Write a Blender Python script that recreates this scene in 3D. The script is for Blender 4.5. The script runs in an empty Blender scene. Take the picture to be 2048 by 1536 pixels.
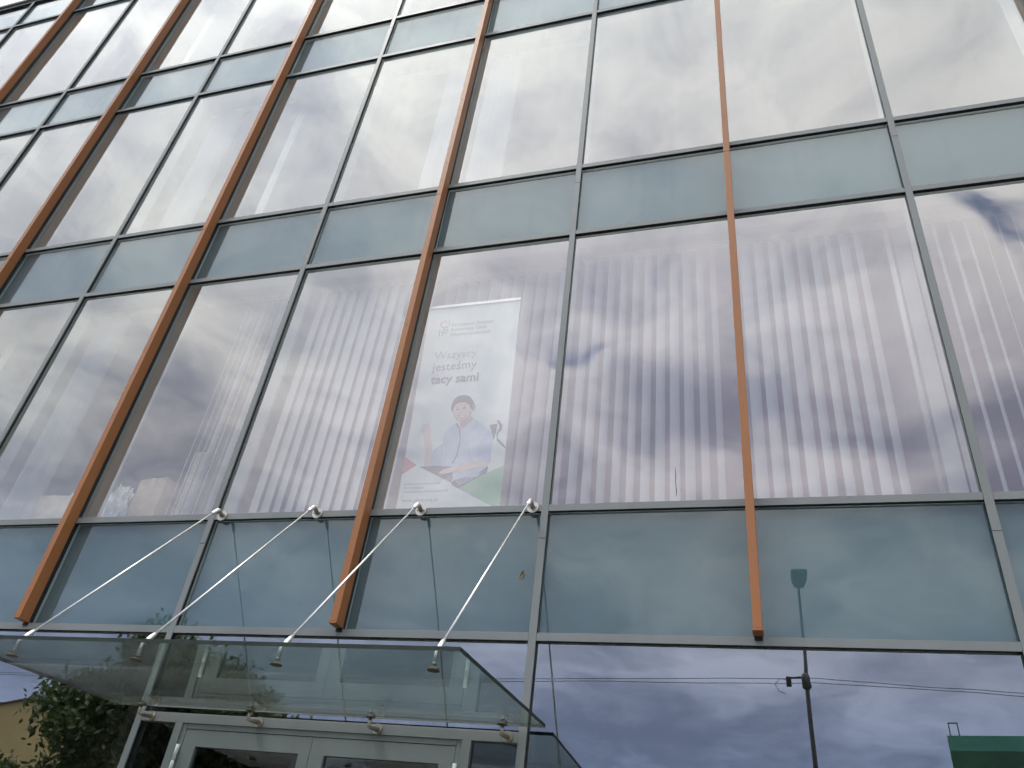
import bpy, bmesh, math, random
from mathutils import Vector, Matrix, Euler

random.seed(7)
SC = bpy.context.scene
COL = SC.collection
R = math.radians

# ------------------------------------------------------------------ camera
cam_d = bpy.data.cameras.new('camera')
cam = bpy.data.objects.new('camera', cam_d)
COL.objects.link(cam)
cam.location = (1.23005, -4.21432, 1.6)
cam.rotation_euler = Euler((R(125.50858), R(-6.51933), R(15.95780)), 'XYZ')
cam_d.sensor_width = 36.0
cam_d.lens = 1593.7 / 2048 * 36.0
cam_d.clip_start = 0.05
cam_d.clip_end = 3000
SC.camera = cam

# ------------------------------------------------------------------ exposure
SC.view_settings.view_transform = 'Standard'
SC.view_settings.look = 'None'
SC.view_settings.exposure = 0.4
SC.view_settings.gamma = 1.0
SC.view_settings.use_curve_mapping = False
SC.cycles.use_denoising = True
SC.cycles.use_adaptive_sampling = True
SC.cycles.adaptive_threshold = 0.04
SC.cycles.adaptive_min_samples = 10
SC.cycles.max_bounces = 6
SC.cycles.transparent_max_bounces = 24
SC.cycles.glossy_bounces = 4
SC.cycles.diffuse_bounces = 3
SC.cycles.caustics_reflective = False
SC.cycles.caustics_refractive = False
SC.cycles.sample_clamp_indirect = 8.0

# ------------------------------------------------------------------ sun and sky
SUN_EL, SUN_AZ = R(66), R(-62)          # azimuth measured from -Y towards -X
sun_dir = Vector((math.sin(SUN_AZ) * math.cos(SUN_EL), -math.cos(SUN_AZ) * math.cos(SUN_EL), math.sin(SUN_EL)))
sd = bpy.data.lights.new('sun', 'SUN')
sd.energy = 1.2
sd.angle = R(10)
sd.color = (1.0, 0.95, 0.88)
so = bpy.data.objects.new('sun', sd)
COL.objects.link(so)
so.rotation_euler = sun_dir.to_track_quat('Z', 'Y').to_euler()
so.location = (-20, -10, 40)

W = bpy.data.worlds.new('World')
SC.world = W
W.use_nodes = True
W.cycles.sampling_method = 'NONE'


class G:
    """tiny helper for building node graphs"""
    def __init__(s, tree):
        s.t = tree
        s.n = tree.nodes
        s.l = tree.links

    def node(s, typ, **kw):
        n = s.n.new(typ)
        for k, v in kw.items():
            setattr(n, k, v)
        return n

    def put(s, sock, v):
        if hasattr(v, 'is_output') or isinstance(v, bpy.types.NodeSocket):
            s.l.new(v, sock)
        else:
            if sock.type == 'RGBA' and len(v) == 3:
                v = (*v, 1)
            sock.default_value = v

    def m(s, op, a, b=None, c=None, clamp=False):
        n = s.node('ShaderNodeMath', operation=op, use_clamp=clamp)
        s.put(n.inputs[0], a)
        if b is not None:
            s.put(n.inputs[1], b)
        if c is not None:
            s.put(n.inputs[2], c)
        return n.outputs[0]

    def vm(s, op, a, b=None, scale=None):
        n = s.node('ShaderNodeVectorMath', operation=op)
        s.put(n.inputs[0], a)
        if b is not None:
            s.put(n.inputs[1], b)
        if scale is not None:
            s.put(n.inputs['Scale'], scale)
        return n.outputs['Value'] if op in ('DOT_PRODUCT', 'LENGTH', 'DISTANCE') else n.outputs[0]

    def noise(s, vec, scale, detail=4, rough=0.5, dist=0.0, col=False):
        n = s.node('ShaderNodeTexNoise')
        if vec is not None:
            s.put(n.inputs['Vector'], vec)
        n.inputs['Scale'].default_value = scale
        n.inputs['Detail'].default_value = detail
        n.inputs['Roughness'].default_value = rough
        n.inputs['Distortion'].default_value = dist
        return n.outputs['Color' if col else 'Fac']

    def rng(s, v, a, b, c=0.0, d=1.0, smooth=True):
        n = s.node('ShaderNodeMapRange', interpolation_type='SMOOTHSTEP' if smooth else 'LINEAR')
        s.put(n.inputs['Value'], v)
        for k, x in zip(('From Min', 'From Max', 'To Min', 'To Max'), (a, b, c, d)):
            n.inputs[k].default_value = x
        return n.outputs[0]

    def mix(s, f, a, b, blend='MIX'):
        n = s.node('ShaderNodeMix', data_type='RGBA', blend_type=blend)
        s.put(n.inputs[0], f)
        s.put(n.inputs[6], a)
        s.put(n.inputs[7], b)
        return n.outputs[2]


def build_sky():
    g = G(W.node_tree)
    g.n.clear()
    out = g.node('ShaderNodeOutputWorld')
    bg = g.node('ShaderNodeBackground')
    bg.inputs['Strength'].default_value = 0.1
    g.l.new(bg.outputs[0], out.inputs[0])
    sky = g.node('ShaderNodeTexSky', sky_type='NISHITA')
    sky.sun_disc = False
    sky.sun_elevation = SUN_EL
    sky.sun_rotation = math.atan2(sun_dir.x, sun_dir.y)
    sky.air_density = 1.0
    sky.dust_density = 0.6
    sky.ozone_density = 2.0
    tc = g.node('ShaderNodeTexCoord')
    D = g.vm('NORMALIZE', tc.outputs['Generated'])
    sp = g.node('ShaderNodeSeparateXYZ')
    g.l.new(D, sp.inputs[0])
    dz = g.m('MAXIMUM', sp.outputs[2], 0.0)
    inv = g.m('DIVIDE', 1.0, g.m('ADD', dz, 0.2))
    px = g.m('MULTIPLY', sp.outputs[0], inv)
    py = g.m('MULTIPLY', sp.outputs[1], inv)
    cb = g.node('ShaderNodeCombineXYZ')
    g.l.new(px, cb.inputs[0])
    g.l.new(py, cb.inputs[1])
    P = cb.outputs[0]
    wn = g.noise(P, 3.6, 2, 0.6, col=True)
    warp = g.vm('SCALE', g.vm('SUBTRACT', wn, (0.5, 0.5, 0.5)), scale=0.40)
    PW = g.vm('ADD', P, warp)

    def total(bs):
        acc = 0.0
        for (x, y, sx, sy, amp) in bs:
            v = g.node('ShaderNodeVectorMath', operation='MULTIPLY_ADD')
            g.put(v.inputs[0], PW)
            v.inputs[1].default_value = (1 / sx, 1 / sy, 0)
            v.inputs[2].default_value = (-x / sx, -y / sy, 0)
            r2 = g.vm('DOT_PRODUCT', v.outputs[0], v.outputs[0])
            acc = g.m('MULTIPLY_ADD', g.m('POWER', 0.36788, r2), amp, acc)
        return acc
    # cloud banks: dark undersides (negative) and bright tops (positive)
    banks = total([
        (0.16, -1.12, 0.17, 0.07, -0.36), (-0.12, -1.06, 0.10, 0.09, -0.30), (0.03, -1.02, 0.07, 0.10, -0.18),
        (-0.93, -0.85, 0.12, 0.10, -0.16), (-0.52, -0.50, 0.12, 0.09, -0.18), (-0.62, -0.70, 0.10, 0.10, -0.12), (-0.86, -0.64, 0.07, 0.07, -0.14), (0.38, -1.32, 0.14, 0.14, -0.34),
        (-1.27, -1.30, 0.18, 0.16, -0.12), (-0.30, -0.80, 0.08, 0.06, -0.10), (-0.42, -1.02, 0.14, 0.12, 0.12),
        (-0.35, -2.40, 0.40, 0.20, -0.30), (0.12, -0.80, 0.12, 0.05, -0.06),
        (-0.17, -0.92, 0.10, 0.06, 0.16), (0.17, -0.94, 0.14, 0.07, 0.20), (-0.02, -1.26, 0.28, 0.07, 0.22),
        (-0.13, -1.97, 0.14, 0.06, 0.26), (0.30, -0.72, 0.12, 0.14, 0.16)])
    holes = total([(-0.230, -0.935, 0.045, 0.045, 0.26), (-0.150, -0.600, 0.06, 0.07, 0.15),
                   (0.360, -0.79, 0.05, 0.07, 0.27), (0.47, -0.9, 0.07, 0.09, 0.22)])
    n1 = g.noise(PW, 3.4, 5, 0.60)
    n2 = g.noise(P, 1.1, 0, 0.5)
    dens = g.m('ADD', g.m('ADD', g.m('MULTIPLY', n1, 0.92), g.m('MULTIPLY', n2, 0.22)), g.m('MULTIPLY_ADD', banks, 0.8, -0.07))
    high = g.rng(dz, 0.50, 0.80)
    t = g.rng(g.m('ADD', dens, g.m('MULTIPLY', high, 0.06)), 0.22, 0.74)
    low = g.rng(dz, 0.16, 0.46)
    ccol = g.mix(t, g.mix(low, (0.30, 0.37, 0.56), (0.40, 0.42, 0.52)), g.mix(low, (0.60, 0.70, 1.00), (1.0, 0.992, 0.98)))
    lum = g.rng(dz, 0.12, 0.84, 7.0, 13.9, smooth=False)
    glow = g.m('POWER', g.m('MAXIMUM', g.vm('DOT_PRODUCT', D, tuple(sun_dir)), 0.0), 5.0)
    lum = g.m('ADD', lum, g.m('MULTIPLY', glow, 9.0))
    cloud = g.mix(1.0, ccol, lum, 'MULTIPLY')
    n3 = g.noise(PW, 7.0, 3, 0.58)
    gap = g.rng(g.m('MULTIPLY_ADD', n3, 0.9, holes), 0.56, 0.88, 0.0, 0.95)
    g.l.new(g.mix(gap, cloud, g.mix(1.0, sky.outputs[0], (0.9, 1.0, 1.2), 'MULTIPLY')), bg.inputs['Color'])


build_sky()

# ------------------------------------------------------------------ materials
MATS = {}


def new_mat(name):
    m = bpy.data.materials.new(name)
    m.use_nodes = True
    g = G(m.node_tree)
    g.n.clear()
    out = g.node('ShaderNodeOutputMaterial')
    MATS[name] = m
    return m, g, out


def pbr(name, col, rough=0.5, metal=0.0, var=0.08, scale=6.0, spec=0.5, dirt=0.0, streak=False, bump=0.0):
    m, g, out = new_mat(name)
    p = g.node('ShaderNodeBsdfPrincipled')
    tc = g.node('ShaderNodeTexCoord')
    geo = g.node('ShaderNodeNewGeometry')
    pos = geo.outputs['Position']
    if streak:
        mp = g.node('ShaderNodeMapping')
        mp.inputs['Scale'].default_value = (1, 1, 0.12)
        g.l.new(pos, mp.inputs[0])
        pos = mp.outputs[0]
    n = g.noise(pos, scale, 6, 0.6)
    f = g.rng(n, 0.3, 0.7)
    c = g.mix(f, tuple(x * (1 - var) for x in col), tuple(min(1, x * (1 + var)) for x in col))
    if dirt > 0:
        d = g.rng(g.noise(pos, scale * 4.3, 8, 0.7), 0.52, 0.75, 0, dirt)
        c = g.mix(d, c, (0.16, 0.14, 0.115))
    g.l.new(c, p.inputs['Base Color'])
    g.put(p.inputs['Roughness'], g.rng(n, 0.2, 0.8, rough * 0.85, min(1, rough * 1.15)))
    p.inputs['Metallic'].default_value = metal
    p.inputs['Specular IOR Level'].default_value = spec
    if bump > 0:
        b = g.node('ShaderNodeBump')
        b.inputs['Strength'].default_value = bump
        b.inputs['Distance'].default_value = 0.01
        g.l.new(g.noise(pos, scale * 6, 6, 0.6), b.inputs['Height'])
        g.l.new(b.outputs[0], p.inputs['Normal'])
    g.l.new(p.outputs[0], out.inputs[0])
    return m


def vary(m):
    g = G(m.node_tree)
    p = [n for n in g.n if n.type == 'BSDF_PRINCIPLED'][0]
    src = p.inputs['Base Color'].links[0].from_socket
    oi = g.node('ShaderNodeObjectInfo')
    hs = g.node('ShaderNodeHueSaturation')
    g.l.new(g.rng(oi.outputs['Random'], 0, 1, 0.90, 1.08, smooth=False), hs.inputs['Value'])
    g.l.new(src, hs.inputs['Color'])
    g.l.new(hs.outputs[0], p.inputs['Base Color'])


def glass(name, r0, refl_tint, trans_tint, wave=0.0, dust=0.0, smear=0.0, graze_tint=None, dust_col=(0.5, 0.5, 0.48)):
    """coated flat glass: sharp reflection by angle of incidence over straight-through transmission"""
    m, g, out = new_mat(name)
    lw = g.node('ShaderNodeLayerWeight')
    lw.inputs['Blend'].default_value = 0.5
    f5 = g.m('POWER', lw.outputs['Facing'], 5.0)
    fac = g.m('ADD', r0, g.m('MULTIPLY', f5, 1 - r0))
    tr = g.node('ShaderNodeBsdfTransparent')
    g.put(tr.inputs[0], trans_tint)
    gl = g.node('ShaderNodeBsdfGlossy')
    gl.inputs['Roughness'].default_value = 0.0
    if graze_tint:
        g.l.new(g.mix(g.rng(lw.outputs['Facing'], 0.08, 0.55), refl_tint, graze_tint), gl.inputs['Color'])
    else:
        g.put(gl.inputs['Color'], refl_tint)
    geo = g.node('ShaderNodeNewGeometry')
    if wave > 0:
        b = g.node('ShaderNodeBump')
        b.inputs['Strength'].default_value = 1.0
        b.inputs['Distance'].default_value = wave
        g.l.new(g.noise(geo.outputs['Position'], 1.1, 2, 0.4), b.inputs['Height'])
        g.l.new(b.outputs[0], gl.inputs['Normal'])
    mx = g.node('ShaderNodeMixShader')
    g.l.new(fac, mx.inputs[0])
    g.l.new(tr.outputs[0], mx.inputs[1])
    g.l.new(gl.outputs[0], mx.inputs[2])
    last = mx.outputs[0]
    if smear > 0:
        mp = g.node('ShaderNodeMapping')
        mp.inputs['Scale'].default_value = (9, 9, 0.5)
        g.l.new(geo.outputs['Position'], mp.inputs[0])
        k = g.rng(g.noise(mp.outputs[0], 1.0, 5, 0.6), 0.48, 0.80, 0.0, smear)
        k = g.m('ADD', k, g.rng(g.noise(geo.outputs['Position'], 1.7, 3, 0.6), 0.4, 0.8, 0.0, smear * 0.7))
        df0 = g.node('ShaderNodeBsdfDiffuse')
        g.put(df0.inputs[0], (0.55, 0.54, 0.50))
        m0 = g.node('ShaderNodeMixShader')
        g.l.new(k, m0.inputs[0])
        g.l.new(last, m0.inputs[1])
        g.l.new(df0.outputs[0], m0.inputs[2])
        last = m0.outputs[0]
    if dust > 0:
        df = g.node('ShaderNodeBsdfDiffuse')
        g.put(df.inputs[0], dust_col)
        tl = g.node('ShaderNodeBsdfTranslucent')
        g.put(tl.inputs[0], dust_col)
        ad = g.node('ShaderNodeMixShader')
        ad.inputs[0].default_value = 0.5
        g.l.new(df.outputs[0], ad.inputs[1])
        g.l.new(tl.outputs[0], ad.inputs[2])
        n = g.noise(geo.outputs['Position'], 2.2, 8, 0.68)
        n2 = g.noise(geo.outputs['Position'], 23.0, 8, 0.75)
        k = g.m('ADD', g.rng(n, 0.3, 0.75, dust * 0.25, dust), g.rng(n2, 0.56, 0.78, 0, dust * 2.2))
        m2 = g.node('ShaderNodeMixShader')
        g.l.new(k, m2.inputs[0])
        g.l.new(last, m2.inputs[1])
        g.l.new(ad.outputs[0], m2.inputs[2])
        last = m2.outputs[0]
    g.l.new(last, out.inputs[0])
    return m


GREY = pbr('grey_powder_coat', (0.245, 0.268, 0.266), 0.42, var=0.06, scale=2.5, dirt=0.10, streak=True)
GREY_IN = pbr('pale_inner_profile', (0.62, 0.64, 0.62), 0.5, var=0.03)
RUBBER = pbr('black_gasket', (0.012, 0.013, 0.014), 0.6, var=0.1)
ORANGE = pbr('copper_brown_fin', (0.40, 0.160, 0.055), 0.45, var=0.07, scale=1.6, dirt=0.06, streak=True)
SPAN = pbr('grey_green_enamel', (0.118, 0.212, 0.255), 0.6, var=0.05, scale=0.9)
STEEL = pbr('brushed_steel', (0.80, 0.79, 0.77), 0.36, metal=1.0, var=0.05, scale=30)
PLATE = pbr('satin_plate', (0.56, 0.53, 0.48), 0.42, metal=0.85, var=0.08, scale=40)
STEEL_DULL = pbr('weathered_steel', (0.50, 0.46, 0.40), 0.38, metal=0.9, var=0.15, scale=25, dirt=0.25)
BRONZE = pbr('dirty_disc', (0.17, 0.13, 0.095), 0.5, metal=0.4, var=0.2, scale=40)
EDGE = pbr('green_glass_edge', (0.018, 0.030, 0.024), 0.65, var=0.35, scale=9, dirt=0.25)
WHITE = pbr('white_paint', (0.78, 0.78, 0.76), 0.5, var=0.03)
CEIL = pbr('ceiling_white', (0.60, 0.60, 0.58), 0.9, var=0.04)
FLOOR_IN = pbr('office_floor', (0.22, 0.21, 0.20), 0.7, var=0.1)
WALL_IN = pbr('office_wall', (0.42, 0.41, 0.40), 0.85, var=0.04)
WALL_OUT = pbr('side_render', (0.45, 0.45, 0.43), 0.85, var=0.08)
CARD = pbr('cardboard', (0.66, 0.50, 0.34), 0.8, var=0.12, scale=9)
CARD_L = pbr('pale_cardboard', (0.80, 0.70, 0.56), 0.8, var=0.1, scale=9)
FILM = pbr('clear_film', (0.86, 0.86, 0.86), 0.25, var=0.1, scale=12)
PRINT_BASE = pbr('banner_vinyl', (0.87, 0.96, 0.92), 0.55, var=0.02, scale=2)
VISION = glass('vision_glass', 0.29, (0.975, 0.915, 1.0), (0.935, 0.965, 0.95), wave=0.0026, smear=0.035, graze_tint=(0.985, 1.0, 0.965))
GROUNDG = glass('ground_floor_glass', 0.37, (0.90, 0.945, 1.0), (0.32, 0.34, 0.35), wave=0.0008, smear=0.035)
SPGLASS = glass('spandrel_glass', 0.115, (0.97, 1.0, 1.0), (0.88, 0.94, 0.93), wave=0.0012, smear=0.06)
CANOPY = glass('canopy_glass', 0.055, (1, 1, 1), (0.74, 0.83, 0.79), dust=0.06, dust_col=(0.50, 0.56, 0.50))
DOORG = glass('door_glass', 0.17, (0.95, 0.97, 1), (0.25, 0.27, 0.28))
UNCOATED = glass('uncoated_glass_face', 0.0, (1, 1, 1), (0.97, 0.98, 0.975))


def blind_mat():
    m, g, out = new_mat('blind_fabric')
    d = g.node('ShaderNodeBsdfDiffuse')
    tl = g.node('ShaderNodeBsdfTranslucent')
    geo = g.node('ShaderNodeNewGeometry')
    n = g.noise(geo.outputs['Position'], 60, 4, 0.6)
    c = g.mix(n, (0.80, 0.82, 0.86), (0.90, 0.91, 0.94))
    g.l.new(c, d.inputs[0])
    g.l.new(c, tl.inputs[0])
    mx = g.node('ShaderNodeMixShader')
    mx.inputs[0].default_value = 0.3
    g.l.new(d.outputs[0], mx.inputs[1])
    g.l.new(tl.outputs[0], mx.inputs[2])
    g.l.new(mx.outputs[0], out.inputs[0])
    return m


BLIND = blind_mat()
vary(SPAN)

# ------------------------------------------------------------------ mesh helpers


def link(name, me, mat, parent=None, loc=None, rot=None):
    o = bpy.data.objects.new(name, me)
    COL.objects.link(o)
    if mat is not None and not me.materials:
        me.materials.append(mat)
    if parent is not None:
        o.parent = parent
    if loc is not None:
        o.location = loc
    if rot is not None:
        o.rotation_euler = rot
    return o


def tag(o, label=None, cat=None, group=None, kind=None):
    if label:
        o['label'] = label
    if cat:
        o['category'] = cat
    if group:
        o['group'] = group
    if kind:
        o['kind'] = kind
    return o


def empty(name, loc=(0, 0, 0), rot=(0, 0, 0)):
    o = bpy.data.objects.new(name, None)
    COL.objects.link(o)
    o.location = loc
    o.rotation_euler = rot
    o.empty_display_size = 0.2
    return o


BOX_F = [(0, 1, 3, 2), (4, 6, 7, 5), (0, 4, 5, 1), (2, 3, 7, 6), (0, 2, 6, 4), (1, 5, 7, 3)]


def box_mesh(name, x0, x1, y0, y1, z0, z1, bev=0.0):
    me = bpy.data.meshes.new(name)
    if bev <= 0:
        v = [(x, y, z) for x in (x0, x1) for y in (y0, y1) for z in (z0, z1)]
        me.from_pydata(v, [], BOX_F)
    else:
        bm = bmesh.new()
        vs = [bm.verts.new((x, y, z)) for x in (x0, x1) for y in (y0, y1) for z in (z0, z1)]
        for f in BOX_F:
            bm.faces.new([vs[i] for i in f])
        bmesh.ops.bevel(bm, geom=bm.edges[:], offset=bev, segments=2, profile=0.5, affect='EDGES')
        bmesh.ops.recalc_face_normals(bm, faces=bm.faces[:])
        bm.to_mesh(me)
        bm.free()
        return me
    me.update()
    bm = bmesh.new()
    bm.from_mesh(me)
    bmesh.ops.recalc_face_normals(bm, faces=bm.faces[:])
    bm.to_mesh(me)
    bm.free()
    return me


CACHE = {}


def box(name, x0, x1, y0, y1, z0, z1, mat, parent=None, bev=0.0):
    """box object whose origin is its min corner; equal sizes share one mesh"""
    key = (name, round(x1 - x0, 4), round(y1 - y0, 4), round(z1 - z0, 4), mat.name, bev)
    if key not in CACHE:
        CACHE[key] = box_mesh(name, 0, x1 - x0, 0, y1 - y0, 0, z1 - z0, bev)
    return link(name, CACHE[key], mat, parent, (x0, y0, z0))


def tube_mesh(name, pts, radii, seg=12, caps=True):
    """tapered tube along a polyline"""
    pts = [Vector(p) for p in pts]
    if not isinstance(radii, (list, tuple)):
        radii = [radii] * len(pts)
    verts, faces = [], []
    up0 = None
    for i, p in enumerate(pts):
        a = pts[max(i - 1, 0)]
        b = pts[min(i + 1, len(pts) - 1)]
        d = (b - a).normalized()
        ref = Vector((0, 0, 1)) if abs(d.z) < 0.9 else Vector((1, 0, 0))
        if up0 is not None:
            ref = up0
        u = (ref - d * ref.dot(d)).normalized()
        up0 = u
        w = d.cross(u)
        for k in range(seg):
            t = 2 * math.pi * k / seg
            verts.append(p + (u * math.cos(t) + w * math.sin(t)) * radii[i])
    for i in range(len(pts) - 1):
        for k in range(seg):
            k2 = (k + 1) % seg
            faces.append((i * seg + k, i * seg + k2, (i + 1) * seg + k2, (i + 1) * seg + k))
    if caps:
        faces.append(tuple(range(seg))[::-1])
        faces.append(tuple((len(pts) - 1) * seg + k for k in range(seg)))
    me = bpy.data.meshes.new(name)
    me.from_pydata([tuple(v) for v in verts], [], faces)
    me.update()
    for p in me.polygons:
        p.use_smooth = len(p.vertices) == 4
    return me


def join_boxes(name, boxes):
    v, f = [], []
    for (x0, x1, y0, y1, z0, z1) in boxes:
        b = len(v)
        v += [(x, y, z) for x in (x0, x1) for y in (y0, y1) for z in (z0, z1)]
        f += [tuple(b + i for i in q) for q in BOX_F]
    me = bpy.data.meshes.new(name)
    me.from_pydata(v, [], f)
    bm = bmesh.new()
    bm.from_mesh(me)
    bmesh.ops.recalc_face_normals(bm, faces=bm.faces[:])
    bm.to_mesh(me)
    bm.free()
    return me


# ------------------------------------------------------------------ ground, road, pavement
GROUND_M = pbr('ground_earth', (0.10, 0.11, 0.07), 0.95, var=0.3, scale=0.4)
ASPH = pbr('asphalt', (0.055, 0.055, 0.058), 0.9, var=0.2, scale=1.5, bump=0.3)
PAVE = pbr('concrete_paving', (0.17, 0.165, 0.155), 0.85, var=0.12, scale=1.2)
KERB = pbr('kerb_concrete', (0.30, 0.29, 0.27), 0.85, var=0.1, scale=3)
MARK = pbr('road_paint', (0.72, 0.72, 0.70), 0.7, var=0.1, scale=5)
tag(box('ground', -900, 900, -900, 900, -0.5, -0.14, GROUND_M), kind='structure')
tag(box('road', -300, 300, -11.0, -6.0, -0.13, -0.12, ASPH), kind='structure')
tag(box('pavement', -300, 300, -5.85, 0.3, -0.13, 0.0, PAVE), kind='structure')
tag(box('far_pavement', -300, 300, -14.5, -11.15, -0.13, 0.0, PAVE), kind='structure')
tag(box('kerb', -300, 300, -6.0, -5.85, -0.13, 0.004, KERB), kind='structure')
tag(box('far_kerb', -300, 300, -11.15, -11.0, -0.13, 0.004, KERB), kind='structure')
rm = join_boxes('road_marking', [(-60 + i * 6, -57 + i * 6, -8.56, -8.44, -0.116, -0.112) for i in range(20)])
tag(link('road_marking', rm, MARK), kind='structure')

# ------------------------------------------------------------------ office building
MW = 0.045                       # width of a cover cap
XC = [-0.0275 + 1.2 * i for i in range(-12, 6)]   # mullion centres, even index = grey, odd = fin
IDX = list(range(-12, 6))
H = [3.004, 3.797, 6.203, 6.997, 9.412, 10.202, 12.628, 13.386]   # lower edges of the transoms
TH = 0.045
GY = 0.028                        # front of the glass behind the cap fronts
CAPD = 0.010
TCAP = 0.004
ROOF = 13.50
X0, X1 = XC[0] - 0.1, XC[-1] + 0.1

B = empty('office_building', (0, 0, 0))
tag(B, 'office building with glass curtain wall, grey frames and copper brown vertical fins', 'building')

# joints of the vertical caps
JZ = [0.02, 3.618, 6.815, 10.02, 13.20, ROOF - 0.06]
FZ = [3.062, 6.815, 10.02, 13.20, ROOF - 0.06]
for i, xc in zip(IDX, XC):
    fin = i % 2 != 0
    for a in range(len(JZ) - 1):
        z0, z1 = JZ[a] + 0.0015, JZ[a + 1] - 0.0015
        if fin and a == 0:
            continue                                  # ground floor panes run past the fin lines
        if not fin:
            box('mullion', xc - MW / 2, xc + MW / 2, 0.0, CAPD, z0, z1, GREY, B, 0.0018)
    if not fin:
        box('gasket', xc - 0.0205, xc + 0.0205, CAPD, GY + 0.003, 0.02, ROOF - 0.06, RUBBER, B)
        box('inner_mullion', xc - 0.026, xc + 0.026, GY + 0.034, GY + 0.15, 0.02, ROOF - 0.08, GREY_IN, B)
    else:
        box('gasket', xc - 0.0205, xc + 0.0205, -0.004, GY + 0.003, 3.03, ROOF - 0.06, RUBBER, B)
        box('inner_mullion', xc - 0.026, xc + 0.026, GY + 0.034, GY + 0.15, 3.03, ROOF - 0.08, GREY_IN, B)
        for a in range(len(FZ) - 1):
            f = box('fin', xc - 0.024, xc + 0.024, -0.092, -0.004, FZ[a] + 0.002, FZ[a + 1] - 0.002, ORANGE, B, 0.0015)
            if a < 3:
                for zs in (0.42, 1.35, 2.28):
                    key = 'fin_screw'
                    if key not in CACHE:
                        CACHE[key] = tube_mesh('screw', [(0, 0, 0), (0, -0.0016, 0)], 0.0042, 10)
                    link('screw', CACHE[key], BRONZE, f, (0.024, 0.0004, zs))
            if a == 0:
                c = box('end_cap', xc - 0.0265, xc + 0.0265, -0.0945, -0.002, 3.050, 3.0625, ORANGE, None, 0.001)
                c.parent = f
                c.location = (-0.0025, -0.0025, -0.012 - 0.002)

# transoms: one piece per bay
for k, h in enumerate(H):
    for j in range(len(XC) - 1):
        a, b = XC[j], XC[j + 1]
        if k == 0 and IDX[j] % 2 != 0:
            continue
        if k == 0:
            b = XC[min(j + 2, len(XC) - 1)]
            x0, x1 = a + MW / 2 + 0.001, b - MW / 2 - 0.001
        else:
            x0 = a + (MW / 2 + 0.001 if IDX[j] % 2 == 0 else 0.0195)
            x1 = b - (MW / 2 + 0.001 if IDX[j + 1] % 2 == 0 else 0.0195)
        t = box('transom', x0, x1, 0.0015, 0.0015 + TCAP, h, h + TH, GREY, B, 0.001)
        gk = box('gasket', x0, x1, 0.0015 + TCAP, GY + 0.003, h + 0.0005, h + TH - 0.002, RUBBER, None)
        gk.parent = t
        gk.location = (0, TCAP, 0.0005)
        it = box('inner_transom', a + 0.027, b - 0.027 if k else b - 0.027, GY + 0.034, GY + 0.13, h - 0.003, h + TH + 0.003, GREY_IN, B)

# glazing
PT = 0.008


def pane(name, x0, x1, z0, z1, mat, parent=B, tilt=0.0020, y=GY):
    key = (name, round(x1 - x0, 4), round(z1 - z0, 4), mat.name)
    w, hh = x1 - x0, z1 - z0
    if key not in CACHE:
        pm = CACHE[key] = box_mesh(name, -w / 2, w / 2, 0, PT, -hh / 2, hh / 2)
        pm.materials.append(mat)
        pm.materials.append(UNCOATED)
        for q in pm.polygons:                       # the mirror coating is on the outer face only
            q.material_index = 0 if q.normal.y < -0.5 else 1
    return link(name, CACHE[key], mat, parent, ((x0 + x1) / 2, y + 0.003, (z0 + z1) / 2),
                (random.uniform(-tilt, tilt), 0, random.uniform(-tilt, tilt)))


VIS = {}
for k in range(7):
    z0, z1 = H[k] + TH - 0.012, H[k + 1] + 0.012
    for j in range(len(XC) - 1):
        x0, x1 = XC[j] + 0.012, XC[j + 1] - 0.012
        if k % 2 == 0:
            s = pane('spandrel_pane', x0, x1, z0, z1, SPGLASS, tilt=0.0006)
            bk = link('backing_panel', CACHE.setdefault(('bk', round(x1 - x0, 3), round(z1 - z0, 3)),
                      box_mesh('backing_panel', -(x1 - x0) / 2, (x1 - x0) / 2, 0, 0.02, -(z1 - z0) / 2, (z1 - z0) / 2)), SPAN, s, (0, 0.030, 0))
        else:
            VIS[(k, IDX[j])] = pane('glass_pane', x0, x1, z0, z1, VISION)
# ground floor: double width panes, the entrance bay differs
for j in range(0, len(XC) - 2, 2):
    x0, x1 = XC[j] + 0.012, XC[j + 2] - 0.012
    if IDX[j] == -2:
        pane('glass_pane', x0, x1, 2.513, H[0] + 0.012, GROUNDG)
    else:
        pane('glass_pane', x0, x1, 0.12, H[0] + 0.012, GROUNDG)
        box('transom', XC[j] + MW / 2 + 0.001, XC[j + 2] - MW / 2 - 0.001, 0.0015, CAPD, 0.02, 0.14, GREY, B, 0.0015)

# parapet and roof
for j in range(len(XC) - 1):
    pane('parapet_panel', XC[j] + 0.012, XC[j + 1] - 0.012, H[7] + TH - 0.01, ROOF - 0.05, SPGLASS, tilt=0.0003)
box('parapet_cap', X0, X1, -0.03, 0.35, ROOF - 0.055, ROOF, GREY, B, 0.004)
box('roof_slab', X0, X1, 0.06, 12.0, 13.20, 13.40, WALL_OUT, B)

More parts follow.
